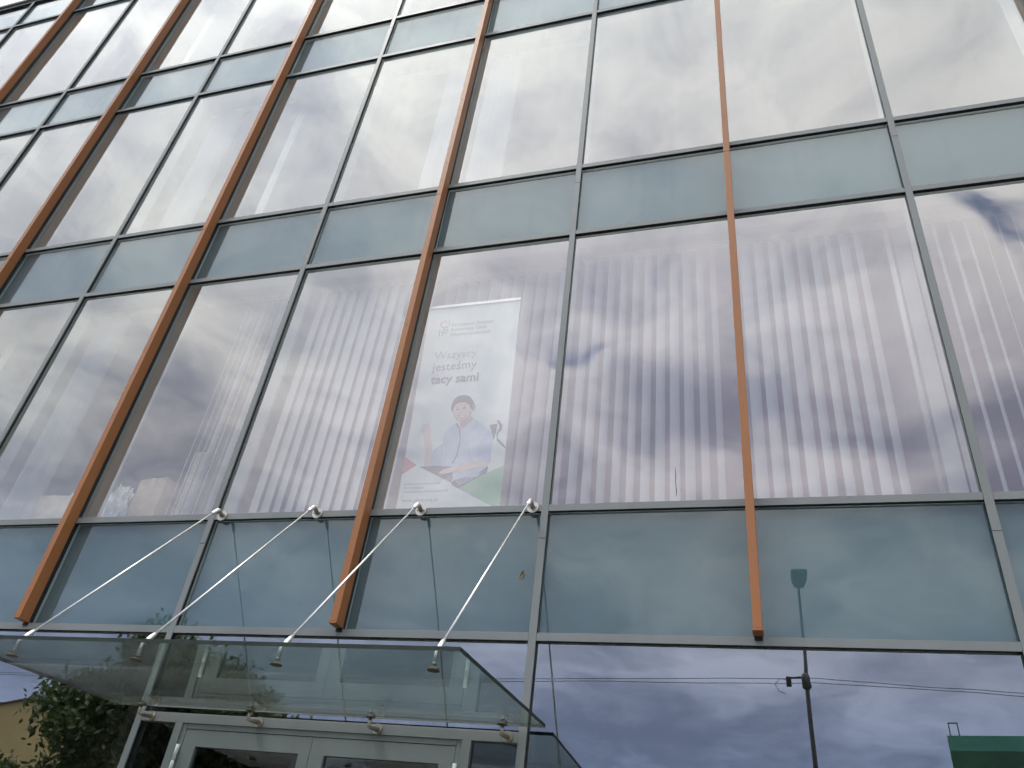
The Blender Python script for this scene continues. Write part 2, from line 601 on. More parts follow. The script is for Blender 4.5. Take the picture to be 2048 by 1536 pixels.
# shell: slabs, ceilings, back wall, side walls
box('back_wall', X0, X1, 7.0, 7.2, 0.0, 13.2, WALL_IN, B)
box('side_wall', X0 - 0.25, X0, -0.02, 12.0, 0.0, ROOF - 0.06, WALL_OUT, B)
box('side_wall', X1, X1 + 0.25, -0.02, 12.0, 0.0, ROOF - 0.06, WALL_OUT, B)
box('lobby_floor', X0, X1, 0.3, 7.0, -0.13, 0.02, FLOOR_IN, B)
for zf, zc in ((3.75, 3.30), (6.95, 6.50), (10.15, 9.70)):
    box('floor_slab', X0, X1, 0.19, 7.0, zc + 0.015, zf - 0.012, FLOOR_IN, B)
    box('ceiling', X0, X1, 0.19, 7.0, zc, zc + 0.013, CEIL, B)
    box('floor_finish', X0, X1, 0.175, 7.0, zf - 0.010, zf, FLOOR_IN, B)
box('ceiling', X0, X1, 0.19, 7.0, 12.9, 12.92, CEIL, B)
# partitions between offices, ending just behind the facade
for xi, zf, zc in ((2.34, 3.75, 6.50), (-5.98, 3.75, 6.50), (-3.58, 6.95, 9.70), (3.62, 6.95, 9.70), (-8.38, 6.95, 9.70),
                   (-5.98, 10.15, 12.9), (-1.18, 10.15, 12.9), (-10.78, 10.15, 12.9), (3.62, 10.15, 12.9)):
    box('partition', xi - 0.05, xi + 0.05, 0.40, 7.0, zf, zc, WHITE, B)
# white riser pipe beside the right-hand office window
link('riser_pipe', tube_mesh('riser_pipe', [(2.232, 0.30, 3.75), (2.232, 0.30, 6.50)], 0.019, 10), WHITE, B)

# ------------------------------------------------------------------ entrance doors (parts of the building)
TR0 = 2.474
t = box('door_transom', XC[10] + MW / 2 + 0.001, XC[12] - MW / 2 - 0.001, 0.0015, 0.06, TR0, 2.527, GREY, B, 0.0015)
gk = box('gasket', XC[10] + MW / 2 + 0.001, XC[12] - MW / 2 - 0.001, 0.012, GY + 0.004, TR0, 2.519, RUBBER, B)
gk.location = (gk.location.x, 0.061, TR0 + 0.002)
box('door_post', -2.154, -2.103, 0.0, 0.06, 0.02, TR0 - 0.001, GREY, B, 0.0015)
box('door_post', -0.353, -0.302, 0.0, 0.06, 0.02, TR0 - 0.001, GREY, B, 0.0015)
for (a, b) in ((-2.415, -2.142), (-0.314, -0.042)):
    pane('sidelight_pane', a, b, 0.1, TR0 - 0.002, DOORG)
# inner door frame, set back a little
box('door_frame', -2.102, -2.072, 0.010, 0.07, 0.02, 2.4735, GREY, B, 0.001)
box('door_frame', -0.384, -0.354, 0.010, 0.07, 0.02, 2.4735, GREY, B, 0.001)
box('door_frame', -2.071, -0.385, 0.010, 0.07, 2.445, 2.4735, GREY, B, 0.001)
for (a, b, ga, gb, hx, hd) in ((-2.069, -1.2345, -1.977, -1.301, -2.083, -1.275), (-1.2315, -0.387, -1.144, -0.470, -0.373, -1.190)):
    zb, zt = 0.03, 2.441
    me = join_boxes('door_leaf', [(a, ga, 0, 0.055, zb, zt), (gb, b, 0, 0.055, zb, zt), (ga, gb, 0, 0.055, 2.353, zt), (ga, gb, 0, 0.055, zb, 0.22)])
    leaf = link('door_leaf', me, GREY, B, (0, 0.012, 0))
    pane('leaf_glass', ga - 0.004, gb + 0.004, 0.216, 2.357, DOORG, leaf, 0.0005, 0.016)
    for hz in (2.19, 1.1, 0.25):
        link('hinge', tube_mesh('hinge', [(hx, -0.016, hz), (hx, -0.016, hz + 0.078), (hx, -0.016, hz + 0.0785), (hx, -0.016, hz + 0.082),
                                          (hx, -0.016, hz + 0.0825), (hx, -0.016, hz + 0.165)], [0.011, 0.011, 0.008, 0.008, 0.011, 0.011], 12), WHITE, leaf)
    link('pull_handle', tube_mesh('pull_handle', [(hd, 0.0, 0.75), (hd, -0.06, 0.75), (hd, -0.06, 1.35), (hd, 0.0, 1.35)], 0.013, 10), STEEL, leaf)

# ------------------------------------------------------------------ glass canopy
K = empty('glass_canopy', (-1.222, 0, 2.5))
tag(K, 'flat green-edged glass canopy hung on four steel rods above the entrance doors', 'canopy')
KM = Matrix.Translation((-1.222, 0, 2.5)).inverted()


def kobj(name, me, mat, parent=K):
    me.transform(KM)
    return link(name, me, mat, parent)


ca, cb_ = -2.549, 0.105
yr, yf = -0.052, -1.375
zr, zf_ = 2.5425, 2.4985
TG = 0.0175
me = bpy.data.meshes.new('glass_panel')
vv = [(x, y, z + dz) for dz in (0, TG) for (x, y, z) in ((ca, yr, zr), (cb_, yr, zr), (cb_, yf, zf_), (ca, yf, zf_))]
me.from_pydata(vv, [], [(3, 2, 1, 0), (4, 5, 6, 7), (0, 1, 5, 4), (1, 2, 6, 5), (2, 3, 7, 6), (3, 0, 4, 7)])
me.materials.append(CANOPY)
me.materials.append(EDGE)
for p in me.polygons[2:]:
    p.material_index = 1
bm = bmesh.new(); bm.from_mesh(me); bmesh.ops.recalc_face_normals(bm, faces=bm.faces[:]); bm.to_mesh(me); bm.free()
kobj('glass_panel', me, None)


def zglass(y):
    return zr + (zf_ - zr) * (y - yr) / (yf - yr)


def disc(name, c, n, r, th, seg=24, mat=STEEL, parent=K):
    c = Vector(c)
    n = Vector(n).normalized()
    return kobj(name, tube_mesh(name, [c, c + n * th], r, seg), mat, parent)


for x in (-2.342, -1.597, -0.848, -0.105):
    A = Vector((x, -0.060, 3.842))        # pin of the upper fork
    F = Vector((x, -1.086, 2.600))        # lower end of the rod
    d = (F - A).normalized()
    rod = kobj('tie_rod', tube_mesh('tie_rod', [A + d * 0.07, F - d * 0.05], 0.0058, 10), STEEL)
    kobj('fork_end', tube_mesh('fork_end', [A - d * 0.004, A + d * 0.004, A + d * 0.068, A + d * 0.074], [0.009, 0.0125, 0.0125, 0.008], 14), STEEL, rod)
    kobj('fork_end', tube_mesh('fork_end', [F - d * 0.065, F - d * 0.05, F - d * 0.01, F + d * 0.004], [0.007, 0.0115, 0.0125, 0.010], 14), STEEL, rod)
    ap = disc('anchor_plate', (x, 0.0005, 3.822), (0, -1, 0), 0.037, 0.007, 26, PLATE)
    kobj('lug', tube_mesh('lug', [(x, -0.006, 3.822), (x, -0.045, 3.838), (x, -0.062, 3.843)], [0.015, 0.013, 0.009], 12), STEEL_DULL, ap)
    for sx in (-0.022, 0.022):
        disc('screw', (x + sx, -0.0064, 3.822), (0, -1, 0), 0.0045, 0.002, 10, BRONZE, ap)
    # point fixing through the glass
    yg = -1.108
    zg = zglass(yg)
    pf = disc('point_fixing', (x, yg, zg - 0.0075), (0, 0, 1), 0.0265, 0.007, 24, BRONZE)
    disc('clamp_disc', (x, yg, zg + TG + 0.0005), (0, 0, 1), 0.013, 0.005, 24, STEEL_DULL, pf)
    kobj('stud', tube_mesh('stud', [(x, yg, zg + TG), (x, yg, 2.575), (x, yg + 0.022, 2.600)], [0.0095, 0.0085, 0.008], 12), STEEL, pf)
    # rear wall bracket
    yb = -0.112
    zb = zglass(yb)
    wb = disc('wall_bracket', (x, 0.0005, 2.5005), (0, -1, 0), 0.0285, 0.008, 24, STEEL_DULL)
    kobj('arm', tube_mesh('arm', [(x, -0.006, 2.5005), (x, -0.09, 2.492), (x, yb, 2.492)], [0.0155, 0.013, 0.0105], 14), STEEL_DULL, wb)
    kobj('stud', tube_mesh('stud', [(x, yb, 2.484), (x, yb, zb - 0.010)], 0.0095, 12), STEEL_DULL, wb)
    disc('clamp_disc', (x, yb, zb - 0.0085), (0, 0, 1), 0.0255, 0.008, 24, BRONZE, wb)
    disc('top_disc', (x, yb, zb + TG + 0.0005), (0, 0, 1), 0.014, 0.005, 24, STEEL_DULL, wb)

# ------------------------------------------------------------------ vertical blinds behind the glass
slat_me = {}


def blind(bay, k, x0, x1, pitch, ang, label, y=0.30, jitter=7, drop=None):
    zt = H[k + 1] - 0.015
    zb = (3.79, 6.99, 10.19)[(k - 1) // 2]
    if drop:
        zb = drop
    o = empty('vertical_blind', ((x0 + x1) / 2, y, zb))
    tag(o, label, 'blind', 'vertical blinds behind the office windows')
    bxa, bxb = XC[IDX.index(bay)] + 0.03, XC[IDX.index(bay) + 1] - 0.03
    r = link('headrail', box_mesh('headrail', bxa - o.location.x, bxb - o.location.x, -0.022, 0.022, 0, 0.04), WHITE, o, (0, 0, zt - zb))
    n = int((x1 - x0) / pitch)
    hh = round(zt - zb - 0.02, 3)
    if hh not in slat_me:
        v, f = [], []
        for q, (xx, yy) in enumerate(((-0.050, 0), (-0.025, -0.004), (0, -0.0055), (0.025, -0.004), (0.050, 0))):
            v += [(xx, yy, 0), (xx, yy, hh)]
        for q in range(4):
            f.append((2 * q, 2 * q + 2, 2 * q + 3, 2 * q + 1))
        m_ = bpy.data.meshes.new('slat')
        m_.from_pydata(v, [], f)
        m_.update()
        slat_me[hh] = m_
    for i in range(n):
        link('slat', slat_me[hh], BLIND, o, (x0 + (i + 0.5) * pitch - o.location.x, random.uniform(-0.003, 0.003), 0),
             (0, random.uniform(-0.002, 0.002), R(ang + random.uniform(-jitter, jitter))))
    return o


def bx(i):
    return XC[IDX.index(i)] + 0.03, XC[IDX.index(i) + 1] - 0.03


a, b = bx(0)
blind(0, 1, a, b, 0.096, 63, 'white vertical blind between the thin fin and the grey mullion right of the banner window')
a, b = bx(1)
blind(1, 1, a, 2.19, 0.099, 46, 'white vertical blind right of the thin fin, ending at the white riser pipe')
a, b = bx(2)
blind(2, 1, a, b, 0.099, 66, 'white vertical blind at the right edge of the photo, lowest office window')
a, b = bx(-1)
blind(-1, 1, a, b, 0.099, 60, 'white vertical blind hanging behind the printed banner', y=0.36)
a, b = bx(-2)
blind(-2, 1, a, b, 0.099, -19, 'white vertical blind filling the window left of the banner window')
blind(-3, 1, -3.15, bx(-3)[1], 0.062, -58, 'white vertical blind drawn half aside above the cardboard boxes', jitter=15)
a, b = bx(-1)
blind(-1, 3, a, a + 0.34, 0.03, 80, 'white vertical blind stacked at the left of the second-row window above the banner')
a, b = bx(-4)
blind(-4, 3, a + 0.1, a + 0.50, 0.035, -74, 'white vertical blind stacked behind the second-row window far left', jitter=7)
a, b = bx(-2)
blind(-2, 3, b - 0.42, b, 0.035, 76, 'white vertical blind stacked beside the fin in the second row', jitter=7)
a, b = bx(-4)
blind(-4, 1, a + 0.03, a + 0.36, 0.035, -70, 'white vertical blind stacked aside in the lower left office window', jitter=8)

# ------------------------------------------------------------------ roll-up banner leaning on the glass
BANG = math.atan2(0.18, 1.875)
BN = empty('roll_up_banner', (-1.16, 0.27, 3.77), (BANG, 0, 0))
tag(BN, 'printed white roll-up banner with woman holding a tablet, leaning inside the window', 'banner')
BW, BH = 0.748, 1.884


def flat(name, pts, col, layer, parent, smooth=0, rough=0.55):
    """flat print: a thin polygon on the face of the banner"""
    pts = [Vector((p[0], p[1])) for p in pts]
    if smooth:
        out = []
        n = len(pts)
        for i in range(n):
            p0, p1, p2, p3 = pts[i - 1], pts[i], pts[(i + 1) % n], pts[(i + 2) % n]
            for s in range(smooth):
                t_ = s / smooth
                out.append(0.5 * ((2 * p1) + (p2 - p0) * t_ + (2 * p0 - 5 * p1 + 4 * p2 - p3) * t_ ** 2 + (3 * p1 - p0 - 3 * p2 + p3) * t_ ** 3))
        pts = out
    me = bpy.data.meshes.new(name)
    me.from_pydata([(p.x, -0.0012 - 0.0004 * layer, p.y) for p in pts], [], [tuple(range(len(pts)))])
    me.update()
    key = 'print_%.2f_%.2f_%.2f' % col
    if key not in MATS:
        pbr(key, col, rough, var=0.04, scale=18)
    return link(name, me, MATS[key], parent)


sheet = link('banner_sheet', box_mesh('banner_sheet', 0, BW, -0.0008, 0.0008, 0.05, BH), PRINT_BASE, BN)
box('top_rail', -0.004, BW + 0.004, -0.012, 0.012, BH - 0.004, BH + 0.018, STEEL, BN)
link('cassette', tube_mesh('cassette', [(-0.01, 0.02, 0.03), (BW + 0.01, 0.02, 0.03)], 0.042, 12), STEEL, BN)
link('support_pole', tube_mesh('support_pole', [(BW / 2, 0.03, 0.05), (BW / 2, 0.016, BH)], 0.008, 8), STEEL, BN)
SKIN, SKIN2, HAIR = (0.82, 0.64, 0.56), (0.70, 0.50, 0.42), (0.10, 0.07, 0.06)
SHIRT, SHIRT2, DARK = (0.60, 0.69, 0.86), (0.52, 0.61, 0.80), (0.06, 0.07, 0.09)
fig = flat('printed_chair', [(0.612, 0.814), (0.669, 0.821), (0.663, 0.746), (0.656, 0.69)], DARK, 1, sheet)
flat('printed_chair', [(0.661, 0.84), (0.673, 0.854), (0.707, 0.808), (0.705, 0.772), (0.684, 0.745), (0.68, 0.71), (0.74, 0.644), (0.746, 0.622), (0.676, 0.689), (0.67, 0.746), (0.687, 0.781), (0.684, 0.81)], DARK, 1, sheet)
flat('printed_skirt', [(0.378, 0.386), (0.48, 0.422), (0.582, 0.459), (0.63, 0.497), (0.623, 0.437), (0.55, 0.393), (0.451, 0.336)], DARK, 2, sheet, 3)
flat('printed_neck', [(0.398, 0.864), (0.464, 0.889), (0.481, 0.859), (0.435, 0.789), (0.399, 0.798), (0.384, 0.843)], SKIN2, 2, sheet, 3)
flat('printed_shirt', [(0.274, 0.748), (0.307, 0.811), (0.366, 0.844), (0.408, 0.783), (0.483, 0.866), (0.554, 0.825), (0.613, 0.778), (0.644, 0.719), (0.637, 0.621), (0.639, 0.538), (0.56, 0.535), (0.578, 0.432), (0.494, 0.422), (0.376, 0.502), (0.279, 0.52), (0.209, 0.53), (0.222, 0.629), (0.277, 0.683)], SHIRT, 3, sheet, 3)
flat('printed_shirt', [(0.239, 0.515), (0.375, 0.509), (0.566, 0.535), (0.61, 0.471), (0.593, 0.43), (0.451, 0.363), (0.422, 0.377)], SHIRT, 2, sheet, 3)
flat('printed_collar', [(0.408, 0.783), (0.483, 0.866), (0.498, 0.836), (0.452, 0.759)], (0.70, 0.78, 0.92), 4, sheet)
flat('printed_placket', [(0.353, 0.838), (0.386, 0.792), (0.4, 0.705), (0.392, 0.592), (0.366, 0.53), (0.373, 0.526), (0.4, 0.589), (0.409, 0.704), (0.394, 0.794), (0.359, 0.845)], (0.10, 0.13, 0.24), 4, sheet)
flat('printed_sleeve', [(0.551, 0.668), (0.614, 0.771), (0.647, 0.712), (0.643, 0.621), (0.643, 0.521), (0.551, 0.556)], SHIRT2, 4, sheet, 3)
flat('printed_arm', [(0.161, 0.526), (0.15, 0.647), (0.12, 0.75), (0.144, 0.777), (0.173, 0.754), (0.197, 0.658), (0.212, 0.601), (0.209, 0.528)], SKIN, 4, sheet, 3)
flat('printed_hand', [(0.096, 0.795), (0.105, 0.824), (0.111, 0.85), (0.135, 0.855), (0.156, 0.836), (0.169, 0.798), (0.167, 0.761), (0.133, 0.756)], SKIN, 5, sheet, 3)
flat('printed_pen', [(0.092, 0.848), (0.1, 0.852), (0.165, 0.79), (0.16, 0.783)], (0.7, 0.72, 0.75), 6, sheet)
flat('printed_cuff', [(0.21, 0.523), (0.205, 0.601), (0.22, 0.643), (0.277, 0.683), (0.295, 0.597), (0.279, 0.52)], SHIRT2, 5, sheet, 3)
flat('printed_tablet', [(0.126, 0.513), (0.239, 0.515), (0.376, 0.502), (0.386, 0.426), (0.378, 0.386)], (0.05, 0.06, 0.08), 5, sheet)
flat('printed_arm', [(0.566, 0.539), (0.638, 0.522), (0.591, 0.492), (0.474, 0.47), (0.382, 0.461), (0.309, 0.45), (0.281, 0.458), (0.305, 0.482), (0.363, 0.498), (0.416, 0.507)], SKIN, 6, sheet, 3)
flat('printed_ear', [(0.457, 0.987), (0.48, 0.992), (0.489, 0.962), (0.479, 0.936), (0.465, 0.941)], SKIN2, 3, sheet, 3)
flat('printed_hair', [(0.312, 0.937), (0.301, 0.983), (0.313, 1.035), (0.344, 1.066), (0.386, 1.072), (0.43, 1.06), (0.462, 1.024), (0.48, 0.985), (0.478, 0.955), (0.46, 0.95), (0.43, 0.97), (0.39, 0.98), (0.34, 0.965), (0.322, 0.95)], HAIR, 3, sheet, 3)
flat('printed_face', [(0.318, 0.944), (0.32, 0.981), (0.344, 1.01), (0.386, 1.017), (0.431, 0.995), (0.455, 0.957), (0.462, 0.919), (0.455, 0.882), (0.433, 0.862), (0.399, 0.852), (0.367, 0.863), (0.338, 0.898)], SKIN, 4, sheet, 3)
flat('printed_fringe', [(0.318, 0.95), (0.318, 1.02), (0.36, 1.055), (0.42, 1.045), (0.458, 1.0), (0.465, 0.955), (0.44, 0.985), (0.4, 1.012), (0.35, 1.008), (0.327, 0.985)], HAIR, 5, sheet, 3)
flat('printed_mouth', [(0.362, 0.910), (0.394, 0.899), (0.424, 0.909), (0.412, 0.884), (0.389, 0.877)], (0.55, 0.22, 0.20), 5, sheet, 3)
flat('printed_teeth', [(0.370, 0.904), (0.394, 0.897), (0.417, 0.904), (0.408, 0.889), (0.389, 0.885)], (0.92, 0.90, 0.88), 6, sheet, 3)
flat('printed_jaw', [(0.338, 0.898), (0.367, 0.863), (0.399, 0.852), (0.433, 0.862), (0.455, 0.882), (0.462, 0.919), (0.455, 0.95), (0.448, 0.912), (0.43, 0.882), (0.398, 0.868), (0.365, 0.878)], SKIN2, 5, sheet, 3)
flat('printed_fold', [(0.29, 0.70), (0.305, 0.62), (0.30, 0.55), (0.315, 0.54), (0.32, 0.62)], SHIRT2, 4, sheet, 3)
flat('printed_fold', [(0.46, 0.70), (0.475, 0.60), (0.50, 0.53), (0.515, 0.535), (0.49, 0.62)], SHIRT2, 4, sheet, 3)
flat('printed_brow', [(0.335, 0.972), (0.350, 0.979), (0.364, 0.976), (0.350, 0.974)], HAIR, 6, sheet)
flat('printed_brow', [(0.390, 0.980), (0.405, 0.986), (0.420, 0.981), (0.405, 0.981)], HAIR, 6, sheet)
flat('printed_nose', [(0.372, 0.948), (0.380, 0.924), (0.366, 0.918), (0.362, 0.926)], SKIN2, 5, sheet)
for e in ([(0.341, 0.957), (0.36, 0.964), (0.358, 0.955), (0.345, 0.951)], [(0.392, 0.966), (0.413, 0.971), (0.414, 0.961), (0.396, 0.958)]):
    flat('printed_eye', e, HAIR, 5, sheet)
flat('printed_red_corner', [(0.0, 0.595), (0.098, 0.529), (0.0, 0.460)], (0.62, 0.05, 0.06), 6, sheet)
flat('printed_white_field', [(0.099, 0.524), (0.438, 0.337), (0.66, 0.218), (0.748, 0.17), (0.748, 0.05), (0, 0.05), (0, 0.454)], (0.87, 0.96, 0.92), 7, sheet)
flat('printed_green_field', [(0.438, 0.337), (0.598, 0.431), (0.748, 0.498), (0.748, 0.17), (0.66, 0.218)], (0.24, 0.58, 0.30), 6, sheet)
# flower emblem
RED_, GRN_ = (0.60, 0.06, 0.09), (0.10, 0.30, 0.16)


def stroke(name, pts, w, col, parent, closed=False, layer=1):
    pts = [Vector(p) for p in pts]
    n = len(pts)
    v, f = [], []
    for i, p in enumerate(pts):
        a_ = pts[(i - 1) % n] if (closed or i > 0) else p
        b_ = pts[(i + 1) % n] if (closed or i < n - 1) else p
        d_ = (b_ - a_).normalized()
        nn = Vector((-d_.y, d_.x)) * w / 2
        for s in (1, -1):
            q = p + nn * s
            v.append((q.x, -0.0012 - 0.0004 * layer, q.y))
    for i in range(n if closed else n - 1):
        j = (i + 1) % n
        f.append((2 * i, 2 * j, 2 * j + 1, 2 * i + 1))
    me = bpy.data.meshes.new(name)
    me.from_pydata(v, [], f)
    me.update()
    key = 'print_%.2f_%.2f_%.2f' % col
    if key not in MATS:
        pbr(key, col, 0.55, var=0.04, scale=18)
    return link(name, me, MATS[key], parent)


stroke('printed_tulip', [(0.111, 1.757), (0.129, 1.736), (0.146, 1.760), (0.165, 1.735), (0.184, 1.755), (0.186, 1.715), (0.168, 1.694), (0.147, 1.690), (0.128, 1.698), (0.113, 1.725)], 0.008, RED_, sheet, True)
stroke('printed_stem', [(0.114, 1.680), (0.116, 1.612)], 0.007, GRN_, sheet)
stroke('printed_stem', [(0.147, 1.688), (0.140, 1.650), (0.138, 1.612)], 0.007, GRN_, sheet)
stroke('printed_stem', [(0.112, 1.655), (0.139, 1.655)], 0.006, GRN_, sheet)
stroke('printed_leaf', [(0.142, 1.640), (0.156, 1.665), (0.180, 1.680), (0.178, 1.655), (0.160, 1.638)], 0.006, GRN_, sheet, True)


def text(body, u, v, width, col, bold=0.0, parent=sheet):
    cu = bpy.data.curves.new('lettering', 'FONT')
    cu.body = body
    cu.size = 0.1
    cu.resolution_u = 3
    cu.offset = bold
    o = bpy.data.objects.new('lettering', cu)
    COL.objects.link(o)
    dg = bpy.context.evaluated_depsgraph_get()
    me = bpy.data.meshes.new_from_object(o.evaluated_get(dg))
    bpy.data.objects.remove(o)
    xs = [q.co.x for q in me.vertices]
    s = width / (max(xs) - min(xs))
    x0 = min(xs)
    for q in me.vertices:
        q.co = Vector(((q.co.x - x0) * s + u, -0.0012 - 0.0004 * 8, q.co.y * s + v))
    key = 'print_%.2f_%.2f_%.2f' % col
    if key not in MATS:
        pbr(key, col, 0.55, var=0.04, scale=18)
    me.name = 'lettering'
    me.materials.clear()
    return link('lettering', me, MATS[key], parent)


TG1, TG2, TG3 = (0.20, 0.21, 0.22), (0.52, 0.56, 0.55), (0.24, 0.25, 0.26)
text('Państwowy Fundusz', 0.210, 1.697, 0.335, TG1)
text('Rehabilitacji Osób', 0.210, 1.652, 0.289, TG1)
text('Niepełnosprawnych', 0.210, 1.608, 0.323, TG1)
text('Wszyscy', 0.104, 1.404, 0.342, TG2)
text('jestesmy', 0.103, 1.300, 0.354, TG3)
stroke('lettering', [(0.310, 1.352), (0.324, 1.372)], 0.0075, TG3, sheet, layer=8)
text('tacy sami', 0.106, 1.189, 0.378, (0.13, 0.135, 0.14), 0.0022)
text('Oddział Zachodniopomorski', 0.031, 0.376, 0.270, TG1)
text('70-111 Szczecin', 0.031, 0.346, 0.145, TG1)
text('ul. Powstańców Wielkopolskich 33', 0.030, 0.318, 0.331, TG1)
text('www.pfron.org.pl', 0.032, 0.250, 0.262, TG1)

# ------------------------------------------------------------------ boxes and film on the office floor


def carton(x0, x1, y0, y1, zt, rz, mat, label, flaps=False, z0=3.75):
    o = empty('cardboard_box', ((x0 + x1) / 2, (y0 + y1) / 2, z0), (0, 0, R(rz)))
    tag(o, label, 'box', 'boxes stored behind the lower left windows')
    w, d, h = (x1 - x0) / 2, (y1 - y0) / 2, zt - z0
    link('carton', box_mesh('carton', -w, w, -d, d, 0, h, 0.006), mat, o)
    tp = link('tape', box_mesh('tape', -0.025, 0.025, -d - 0.001, d + 0.001, h - 0.08, h + 0.001), CARD_L, o)
    if flaps:
        me = join_boxes('flap', [(-w, w, -0.002, 0.002, 0, d * 0.9)])
        link('flap', me, mat, o, (0, -d + 0.002, h), (R(38), 0, 0))
        link('flap', me, mat, o, (0, d - 0.002, h), (R(-25), 0, 0))
    return o


carton(-3.24, -3.08, 0.46, 0.72, 4.66, 8, CARD_L, 'tall narrow pale cardboard box beside the half-drawn blind')
carton(-3.56, -3.27, 0.36, 0.66, 4.37, -6, CARD, 'square brown cardboard box in front of the tall narrow box')
carton(-4.56, -4.16, 0.33, 0.68, 4.23, 3, CARD_L, 'low wide pale cardboard box left of the thick fin', False)

# crumpled clear film
me = bpy.data.meshes.new('crumpled_film')
bm = bmesh.new()
bmesh.ops.create_icosphere(bm, subdivisions=4, radius=0.16)
for v in bm.verts:
    n = v.co.normalized()
    k = 0.72 + 0.5 * abs(math.sin(n.x * 17 + n.z * 9) * math.cos(n.y * 13 - n.x * 5)) + random.uniform(-0.05, 0.05)
    v.co = Vector((v.co.x * k * 1.0, v.co.y * k * 0.8, v.co.z * k * 1.9 + 0.26))
bm.to_mesh(me)
bm.free()
o = link('crumpled_film', me, FILM, None, (-3.73, 0.42, 3.75))
tag(o, 'crumpled shiny plastic film bundle beside the brown cardboard box', 'plastic film')

# small cone-shaped white stack on the low pale box
prof = []
me = tube_mesh('paper_roll', [(0, 0, 0), (0, 0, 0.05), (0.004, 0, 0.055), (0.004, 0, 0.11), (-0.003, 0, 0.115), (-0.003, 0, 0.20)],
               [0.055, 0.052, 0.043, 0.041, 0.030, 0.026], 18)
o = link('paper_roll', me, WHITE, None, (-4.22, 0.44, 4.232))
tag(o, 'small tapering white stack standing on the low pale box', 'paper roll')

# brown fleck on the spandrel glass above the canopy
me = bpy.data.meshes.new('dried_leaf')
me.from_pydata([(-0.012, 0, -0.022), (0.004, -0.003, -0.026), (0.013, -0.008, 0.0), (0.008, -0.003, 0.024), (-0.002, -0.006, 0.030), (-0.013, -0.001, 0.006), (0, 0.001, 0)],
               [], [(0, 1, 6), (1, 2, 6), (2, 3, 6), (3, 4, 6), (4, 5, 6), (5, 0, 6)])
me.update()
o = link('dried_leaf', me, pbr('dry_leaf', (0.20, 0.14, 0.06), 0.8, var=0.4, scale=90), None, (-0.135, GY - 0.001, 3.395), (0, R(12), 0))
tag(o, 'tiny dry brown leaf stuck to the spandrel glass above the canopy', 'leaf')

# dark thread of sealant on the pane right of the banner window
link('sealant_thread', tube_mesh('sealant_thread', [(0.752, GY + 0.001, 4.085), (0.757, GY, 4.03), (0.754, GY + 0.001, 3.98), (0.760, GY, 3.93), (0.758, GY + 0.001, 3.89)], [0.001, 0.002, 0.0015, 0.002, 0.001], 6), RUBBER, B)

# ------------------------------------------------------------------ across the street (seen mirrored in the glass)
LAMPM = pbr('lamp_grey', (0.11, 0.12, 0.12), 0.5, metal=0.3, var=0.1)
POLEM = pbr('pole_green_grey', (0.13, 0.14, 0.13), 0.6, var=0.2, scale=4)
L = empty('street_lamp', (1.85, -12.27, 0))
tag(L, 'tall street lamp with flat square head mirrored in the spandrel and the ground floor pane', 'street lamp')
link('pole', tube_mesh('pole', [(0, 0, 0), (0, 0, 6.6), (0.01, 0, 6.9), (0.03, 0, 8.15), (0.035, 0.05, 8.24), (0.035, 0.2, 8.28)], [0.056, 0.038, 0.032, 0.027, 0.026, 0.025], 16), POLEM, L)
bmh = bmesh.new()
hv = [bmh.verts.new(c) for c in ((-0.085, 0.10, 0), (0.085, 0.10, 0), (0.150, 0.42, 0), (0.155, 0.80, 0), (0.13, 0.84, 0), (-0.13, 0.84, 0), (-0.155, 0.80, 0), (-0.150, 0.42, 0))]
ft = bmh.faces.new(hv)
ex = bmesh.ops.extrude_face_region(bmh, geom=[ft])
bmesh.ops.translate(bmh, verts=[v for v in ex['geom'] if isinstance(v, bmesh.types.BMVert)], vec=(0, 0, 0.075))
bmesh.ops.recalc_face_normals(bmh, faces=bmh.faces[:])
bmesh.ops.bevel(bmh, geom=bmh.edges[:], offset=0.012, segments=2, affect='EDGES')
me = bpy.data.meshes.new('lamp_head')
bmh.to_mesh(me)
bmh.free()
link('lamp_head', me, LAMPM, L, (0.04, 0, 8.27), (R(3), 0, 0))
link('clamp', tube_mesh('clamp', [(0, 0, 6.30), (0, 0, 6.34), (-0.02, 0, 6.56), (0, 0, 6.60)], [0.05, 0.085, 0.075, 0.05], 12), LAMPM, L)
link('cable_bracket', tube_mesh('cable_bracket', [(-0.08, 0.02, 6.52), (-0.30, 0.05, 6.50)], 0.02, 8), LAMPM, L)

WIRE = pbr('black_cable', (0.06, 0.06, 0.066), 0.5, var=0.1)
for n_, dz, lab in ((0, 0.0, 'upper dark overhead cable crossing in front of the lamp pole'), (1, -0.07, 'lower dark overhead cable sagging just below the other')):
    pts = []
    for i in range(41):
        x = -38 + 80 * i / 40
        if x < 1.85:
            s = (x + 38) / 39.85
            z = 6.0 + (6.50 - 6.0) * s - 4 * 0.32 * s * (1 - s)
        else:
            s = (x - 1.85) / 40.15
            z = 6.50 + (6.2 - 6.5) * s - 4 * 0.35 * s * (1 - s)
        pts.append((x, -12.20, z + dz * (1 + 0.4 * math.sin(i * 1.7))))
    o = link('overhead_cable', tube_mesh('overhead_cable', pts, 0.006, 6), WIRE)
    tag(o, lab, 'cable')
cbx = empty('cable_clamp', (1.52, -12.2, 6.35))
tag(cbx, 'small black clamp hanging on the cable left of the lamp pole', 'cable clamp')
link('clamp_body', box_mesh('clamp_body', -0.05, 0.05, -0.04, 0.04, -0.02, 0.16, 0.012), WIRE, cbx)
link('loop', tube_mesh('loop', [(-0.05, 0, 0.10), (-0.16, 0, 0.13), (-0.26, 0, 0.02), (-0.20, 0, -0.12), (-0.08, 0, -0.16)], 0.006, 6), WIRE, cbx)

